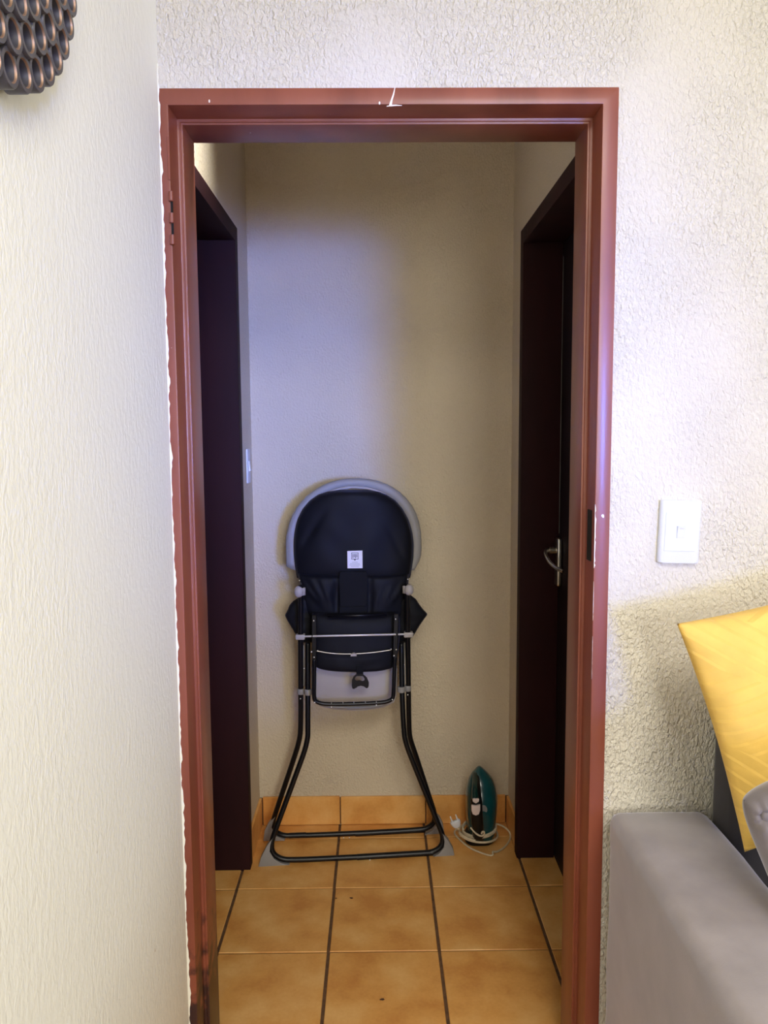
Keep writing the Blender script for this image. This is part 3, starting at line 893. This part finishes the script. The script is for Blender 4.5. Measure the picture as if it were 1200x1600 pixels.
# body: outline per height, plate at the back, domed towards the room
outl = [(1310, 733.5, 771), (1303, 731.5, 772), (1292, 730.5, 773), (1280, 729.5, 774), (1265, 728.5, 775.5), (1250, 728, 776), (1238, 728.3, 775.3), (1226, 730, 773), (1216, 733, 769), (1209, 737, 763.5), (1203, 742, 757.5), (1199, 745.5, 753), (1197, 748, 750)]
bm = bmesh.new(); secs = []
for i, (v, a, b) in enumerate(outl):
    Yp = 2.615; h = [.075, .082, .086, .086, .083, .078, .07, .06, .048, .037, .026, .017, .01][i]
    pa, pb = at(a, v, Yp - h * .35), at(b, v, Yp - h * .35); c = (pa + pb) / 2; w = (pb - pa).length / 2
    s_ = []
    for k in range(28):
        an = 2 * PI * k / 28; cs, sn = math.cos(an), math.sin(an)
        y = Yp - h * .35 - (h * .65 * abs(sn) ** .8 if sn > 0 else -h * .35 * min(1, abs(sn) * 3))
        s_.append((c.x + w * math.copysign(abs(cs) ** .75, cs), y, c.z))
    secs.append(s_)
loft(bm, secs); obj('body', bm, M_TEAL, ir, smooth=True)
# soleplate
bm = bmesh.new(); secs = []
for v, a, b in outl:
    pa, pb = at(a - 1, v, 2.622), at(b + 1, v, 2.622)
    secs.append([(pa.x, 2.616, pa.z), (pb.x, 2.616, pa.z), (pb.x, 2.622, pa.z), (pa.x, 2.622, pa.z)])
loft(bm, secs); obj('soleplate', bm, M_STEEL, ir)
# heel block on the floor
bm = bmesh.new()
secs = []
for z, a, b, y0, y1 in ((.0, .302, .388, 2.535, 2.622), (.004, .298, .392, 2.532, 2.622), (.022, .298, .392, 2.532, 2.622), (.034, .306, .386, 2.54, 2.618)):
    c = (a + b) / 2; w = (b - a) / 2; yc = (y0 + y1) / 2; d = (y1 - y0) / 2
    secs.append([(c - .004 + w * math.copysign(abs(math.cos(t)) ** .6, math.cos(t)), yc + d * math.copysign(abs(math.sin(t)) ** .6, math.sin(t)), z) for t in [2 * PI * k / 24 for k in range(24)]])
loft(bm, secs); obj('heel', bm, M_BLACKPL, ir, smooth=True)
# handle: closed black grip in front of the body
bm = bmesh.new()
hp = [(744, 1213, 2.575), (744, 1220, 2.555), (744, 1230, 2.530), (744, 1243, 2.508), (744.5, 1258, 2.498), (745, 1272, 2.498), (746, 1288, 2.505), (747, 1302, 2.52), (748, 1309, 2.54)]
pp = smooth_path([at(u, v, Y) for u, v, Y in hp], 2)
rr = []
for i in range(len(pp)):
    t = i / (len(pp) - 1); rr.append(.009 + .0095 * min(1, t * 2.2) + .002 * t)
tube(bm, pp, rr, 18, flat=.75); obj('handle', bm, M_BLACKPL, ir, smooth=True)
bm = bmesh.new()
pp2 = smooth_path([at(u, v, Y) for u, v, Y in ((742, 1208, 2.578), (742.5, 1218, 2.552), (742.5, 1232, 2.520), (742.5, 1249, 2.494))], 2)
tube(bm, pp2, [.007 + .006 * i / (len(pp2) - 1) for i in range(len(pp2))], 14, flat=.7)
tag(obj('water_tank', bm, M_TEALDK, ir, smooth=True), 'dark translucent teal tank')
# white thumb control in two pieces and a round dial
bm = bmesh.new(); c = at(743.6, 1265, 2.474)
pts = [(-.0145, .017), (0, .011), (.0145, .017), (.0145, -.004), (.010, -.017), (0, -.021), (-.010, -.017), (-.0145, -.004)]
prism(bm, [(c.x + x, c.z + z) for x, z in pts], c.y, c.y + .006); bevel(bm, .0018, 2)
tag(obj('thumb_button', bm, M_PINKW, ir, angle=40), 'pinkish white thumb button')
bm = bmesh.new(); c = at(743.6, 1251.5, 2.478)
prism(bm, [(c.x + x, c.z + z) for x, z in [(-.011, .006), (-.004, .008), (0, .004), (.004, .008), (.011, .006), (.010, -.003), (0, -.009), (-.010, -.003)]], c.y, c.y + .006); bevel(bm, .0012, 1)
tag(obj('steam_button', bm, M_PINKW, ir, angle=40), 'pinkish white heart-shaped button')
bm = bmesh.new(); c = at(755.5, 1266, 2.535); 
loft(bm, [[(c.x + .013 * s * math.cos(t), c.y + y, c.z + .0165 * s * math.sin(t)) for t in [2 * PI * k / 24 for k in range(24)]] for y, s in ((.02, 1), (.001, 1), (0, .92))])
tag(obj('temperature_dial', bm, M_GREYPL, ir, angle=40), 'pale grey dial')
# cord: wound round the heel, a loose loop on the floor, hooked end, and the plug
CR_ = .0037
bm = bmesh.new()
def coil(cx, cy, rx_, ry_, z, tilt, turns, ph=0, dz=.006, n=36):
    out = []
    for k in range(int(n * turns) + 1):
        a = ph + 2 * PI * k / n
        out.append(Vector((cx + rx_ * math.cos(a), cy + ry_ * math.sin(a), z + dz * k / n + tilt * math.cos(a))))
    return out
c1 = coil(.344, 2.578, .057, .058, .036, .006, 2.1, PI * .9, .006)
tube(bm, c1, CR_, 10)
c2 = coil(.340, 2.572, .066, .064, .026, -.005, 1.35, PI * .75, .004)
tube(bm, c2, CR_, 10)
obj('cord_coil', bm, M_CORD, ir, smooth=True)
bm = bmesh.new()
lp = [(718, 1292, .030), (708, 1300, .012), (716, 1310, .004), (733, 1325, .004), (750, 1332, .004), (765, 1337, .004), (771, 1336, .006), (769, 1330, .010), (776, 1332, .004), (790, 1323, .004), (798, 1311, .004), (797, 1300, .012), (787, 1291, .024), (776, 1287, .032), (768, 1289, .034)]
def atz(u, v, z):
    q = (u - 600) * RT + (v - 800) * DN + FPX * FW; k = (z - EYE) / q.z; return Vector((q.x * k, q.y * k, z))
tube(bm, smooth_path([atz(*p) for p in lp], 3), CR_ * .85, 10); obj('cord_loop', bm, M_CORD, ir, smooth=True)
bm = bmesh.new()
hk = [(735, 1293, 2.508), (745, 1304, 2.498), (753, 1307, 2.494), (757, 1303, 2.492), (756.5, 1299, 2.492), (753, 1300, 2.492), (752.5, 1303, 2.492)]
tube(bm, smooth_path([at(*p) for p in hk], 2), CR_ * .8, 10); obj('cord_end', bm, M_CORD, ir, smooth=True)
# two-pin plug
pl = empty('plug'); pl.parent = ir
pc = at(712.5, 1287, 2.497)
ax = (at(706, 1272, 2.497) - at(712, 1288, 2.497)).normalized()      # where the pins point
sd = Vector((ax.z, 0, -ax.x)).normalized()
def pf(a, b, c=0): return pc + ax * a + sd * b + Vector((0, c, 0))
bm = bmesh.new(); secs = []
for a, w, d in ((-.014, .006, .005), (-.010, .012, .007), (.0, .0165, .008), (.008, .0175, .008), (.011, .0165, .007)):
    secs.append([pf(a, w * math.copysign(abs(math.cos(t)) ** .6, math.cos(t)), d * math.sin(t)) for t in [2 * PI * k / 16 for k in range(16)]])
def under(o, parent):
    o.parent = parent; o.data.transform(Matrix.Translation(-ir.location)); return o
loft(bm, secs); under(obj('plug_body', bm, M_WHITEPL, None, smooth=True), pl)
for s in (-1, 1):
    bm = bmesh.new(); tube(bm, [pf(.009, s * .0095), pf(.018, s * .0095)], .0028, 10); under(obj('pin_sleeve', bm, M_BLACKPL if 0 else M_WHITEPL, None, angle=40), pl)
    bm = bmesh.new(); tube(bm, [pf(.016, s * .0095), pf(.029, s * .0095), pf(.031, s * .0095)], [.0024, .0024, .001], 10); under(obj('pin', bm, M_CHROME, None, angle=40), pl)
bm = bmesh.new(); tube(bm, smooth_path([pf(-.012, 0), pf(-.022, .002), atz(716, 1299, .020), atz(724, 1303, .022)], 2), CR_, 10); under(obj('plug_cord', bm, M_CORD, None, smooth=True), pl)

# ------------------------------------------------------------------ crumbs on the floor
for (u, v, s, lab_) in ((549, 1403, .0055, 'small dark reddish crumb near the far left corner of a middle floor tile'), (525, 1403.5, .003, 'tiny crumb lying on the dark tile joint, smallest of the three crumbs'),
                        (597, 1561.5, .0055, 'dark oval crumb on the nearest middle floor tile')):
    p = atz(u, v, .0015); bm = bmesh.new(); vs = ball(bm, p, s, s * .55, .0016, 10)
    for q in vs: q.co += Vector((noise.noise(q.co * 300), noise.noise(q.co * 310 + Vector((9, 0, 0))), 0)) * s * .5
    tag(obj('crumb', bm, M_CRUMB, None, smooth=True), lab_, 'crumb')

# ------------------------------------------------------------------ openwork wall decoration
DX = WL + .012
dc = empty('wall_decoration', (WL, .790, 1.986))
tag(dc, 'round black openwork wall ornament of many rings with bronze edges', 'wall decoration')
def ring_bm(ro, ri, d):
    bm = bmesh.new(); n = 22; L = []
    for x, r in ((0, ro), (d - .002, ro), (d, ro - .0012), (d, ri + .0012), (d - .0022, ri), (0, ri)):
        L.append([bm.verts.new((x, r * math.cos(2 * PI * k / n), r * math.sin(2 * PI * k / n))) for k in range(n)])
    for a, b in zip(L, L[1:] + L[:1]):
        for k in range(n): bm.faces.new((a[k], a[(k + 1) % n], b[(k + 1) % n], b[k]))
    return bm
rb = ring_bm(.0200, .0132, .021)
me = bpy.data.meshes.new('ring'); bmesh.ops.recalc_face_normals(rb, faces=rb.faces[:]); rb.to_mesh(me); rb.free()
me.materials.append(M_BLACKMET); me.materials.append(M_BRONZE)
for p in me.polygons:
    p.use_smooth = True
    c = p.center; r = math.hypot(c.y, c.z)
    if .0188 < c.x < .0209 and r < .0142: p.material_index = 1
me.set_sharp_from_angle(angle=math.radians(35))
R0 = .231
for q in range(4):
    rr_ = R0 - q * .0325; cnt = 41 - q * 0
    cnt = int(round(2 * PI * rr_ / .0352))
    for k in range(cnt):
        a = 2 * PI * (k + .5 * (q % 2)) / cnt + q * .02
        o = bpy.data.objects.new('ring', me); C.objects.link(o); o.parent = dc
        s = 1 - q * .015
        o.location = (.010 + q * .004, rr_ * math.cos(a), rr_ * math.sin(a)); o.scale = (1, s, s)
bm = bmesh.new(); tube(bm, [(0.002, 0, 0), (.010, 0, 0)], .115, 48); local('mirror', bm, M_MIRROR, dc, angle=40)
bm = bmesh.new(); tube(bm, [Vector((.014, .119 * math.cos(2 * PI * k / 48), .119 * math.sin(2 * PI * k / 48))) for k in range(48)], .007, 8, closed=True); local('mirror_rim', bm, M_BLACKMET, dc, smooth=True)
for k in range(6):
    a = PI / 6 + k * PI / 3
    bm = bmesh.new(); tube(bm, [(.006, .11 * math.cos(a), .11 * math.sin(a)), (.006, .225 * math.cos(a), .225 * math.sin(a))], .004, 6); local('spoke', bm, M_BLACKMET, dc)

# ------------------------------------------------------------------ sofa
so = empty('sofa', (1.2, 1.05, 0))
tag(so, 'grey velvet sofa with a square arm against the wall right of the doorway', 'sofa')
def softbox(a, b, r, m, name, puff=0, div=10, seg=4, wr=.0):
    bm = bmesh.new(); box(bm, a, b); bevel(bm, r, seg)
    if puff or wr:
        bmesh.ops.subdivide_edges(bm, edges=[e for e in bm.edges if e.calc_length() > .1], cuts=div, use_grid_fill=True)
        c = (Vector(a) + Vector(b)) / 2; hs = (Vector(b) - Vector(a)) / 2
        for v in bm.verts:
            q = v.co - c; x, y, z = (max(-1, min(1, q[i] / hs[i])) for i in range(3))
            k = Vector((0, 0, 0))
            if abs(z) > .75: k.z = math.copysign(puff * (1 - x * x) * (1 - y * y), z)
            if abs(x) > .93: k.x = math.copysign(puff * .4 * (1 - z * z) * (1 - y * y), x)
            v.co += k + wr * Vector((noise.noise(v.co * 7), noise.noise(v.co * 7 + Vector((5, 0, 0))), noise.noise(v.co * 6 + Vector((0, 9, 0)))))
    return obj(name, bm, m, so, smooth=True)
ARM = .641
softbox((.457, .45, .07), (.656, 1.505, ARM), .022, M_SOFA, 'arm', .004, 12, 4, .004)
softbox((.66, 1.385, .10), (2.35, 1.505, .87), .03, M_SOFADK, 'backrest', .004, 10, 4, .002)
softbox((.66, .50, .09), (2.35, 1.380, .36), .02, M_SOFA, 'seat_base')
softbox((.664, .48, .362), (1.50, 1.37, .49), .04, M_SOFADK, 'seat_cushion', .02, 10, 4, .003)
softbox((1.51, .48, .362), (2.345, 1.37, .49), .04, M_SOFADK, 'seat_cushion', .02, 10, 4, .003)
softbox((2.352, .45, .07), (2.55, 1.505, ARM), .022, M_SOFA, 'arm', .004, 12, 4, .003)
for x in (.50, 2.5):
    for y in (.5, 1.45):
        bm = bmesh.new(); tube(bm, [(x, y, 0), (x, y, .075)], [.018, .024], 14); obj('foot', bm, M_BLACKPL, so, angle=40)


def pillow(name, w, h, t, m, mat4, n=48, pinch=.1, detail=None, corner=0):
    """square cushion: local X width, Z height, thickness along Y; edges drawn in, corners pointed"""
    bm = bmesh.new(); F = []; B = []
    for i in range(n + 1):
        fr, bk = [], []
        for j in range(n + 1):
            a, b = 2 * j / n - 1, 2 * i / n - 1
            x = a * (1 - pinch * (1 - b * b)) * w / 2 if True else 0
            z = b * (1 - pinch * (1 - a * a)) * h / 2
            if corner:
                rr2 = (abs(a * b)) ** 3; x *= 1 - corner * rr2; z *= 1 - corner * rr2
            e = ((1 - a ** 4) * (1 - b ** 4)); d = t / 2 * max(0, e) ** .55 + .0015
            dd = detail(a, b) if detail else 0
            wr = .004 * noise.noise((a * 3.1, b * 2.7, 1)) * min(1, e * 3)
            edge = i in (0, n) or j in (0, n)
            fr.append(bm.verts.new(mat4 @ Vector((x, -(d + dd * min(1, e * 4) + wr) if not edge else 0, z))))
            bk.append(fr[-1] if edge else bm.verts.new(mat4 @ Vector((x, d, z))))
        F.append(fr); B.append(bk)
    for G in (F, B):
        for A, D in zip(G, G[1:]):
            for j in range(n):
                try: bm.faces.new((A[j], A[j + 1], D[j + 1], D[j]))
                except ValueError: pass
    return obj(name, bm, m, None, smooth=True)


# mustard cushion, quilted with fine slanting seams
def quilt(a, b):
    # bands of parallel stitched pleats meeting in chevrons
    f = (b * 4.2 + (abs(((a * 1.3 + 1) % 2) - 1)) * 1.9)
    fr = f - math.floor(f)
    return -.0016 * math.exp(-((fr - .5) / .10) ** 2) - .0009 * math.exp(-((fr - .75) / .06) ** 2)
tl = at(1053, 972, 1.335); tip = at(1161, 1336, 1.265)
S = (tl - tip).length
zx = (tl - tip).normalized()
xx = Vector((0, -1, 0)).cross(zx) * -1
xx = zx.cross(Vector((0, -1, 0))).normalized()
if xx.x < 0: xx = -xx
yy = zx.cross(xx)
cc = tip + xx * S / 2 + zx * S / 2
m4 = Matrix(((xx.x, yy.x, zx.x, cc.x), (xx.y, yy.y, zx.y, cc.y), (xx.z, yy.z, zx.z, cc.z), (0, 0, 0, 1)))
yc = pillow('cushion', S, S, .11, M_YELLOW, m4, 90, .07, quilt, corner=.02)
tag(yc, 'mustard yellow cushion with stitched slanting pleats propped on the sofa', 'cushion')

# grey cushion with a sunken button in front of it
gcu = empty('cushion', (.83, 1.1, .56))
tag(gcu, 'grey velvet cushion with a covered button in front of the yellow one', 'cushion')
GS = .235; TA, TB = -.80, .74
def tuft(a, b):
    dx, dz = (a - TA) * GS / 2, (b - TB) * GS / 2; r = math.hypot(dx, dz); an = math.atan2(dz, dx)
    return -.018 * math.exp(-(r / .011) ** 2) - .0035 * math.cos(an * 7) * math.exp(-((r - .022) / .018) ** 2) + .004 * noise.noise((a * 6, b * 6, 2))
gz = Vector((-math.sin(math.radians(22)), .10, math.cos(math.radians(22)))).normalized()
gx = gz.cross(Vector((0, -1, 0))).normalized()
if gx.x < 0: gx = -gx
gy = gz.cross(gx)
gc = at(1146, 1244, 1.13) + gx * GS / 2 - gz * GS / 2
gm = Matrix(((gx.x, gy.x, gz.x, gc.x), (gx.y, gy.y, gz.y, gc.y), (gx.z, gy.z, gz.z, gc.z), (0, 0, 0, 1)))
me_o = pillow('cover', GS, GS, .12, M_SOFACU, gm, 72, .03, tuft, corner=.10)
me_o.parent = gcu; me_o.data.transform(Matrix.Translation(-gcu.location))
bb = gm @ Vector((TA * GS / 2 * .98 + .003, -.024, TB * GS / 2 * .97))
bm = bmesh.new(); ball(bm, bb - gcu.location, .008, .006, .008, 14)
o = local('button', bm, M_SOFACU, gcu, smooth=True)
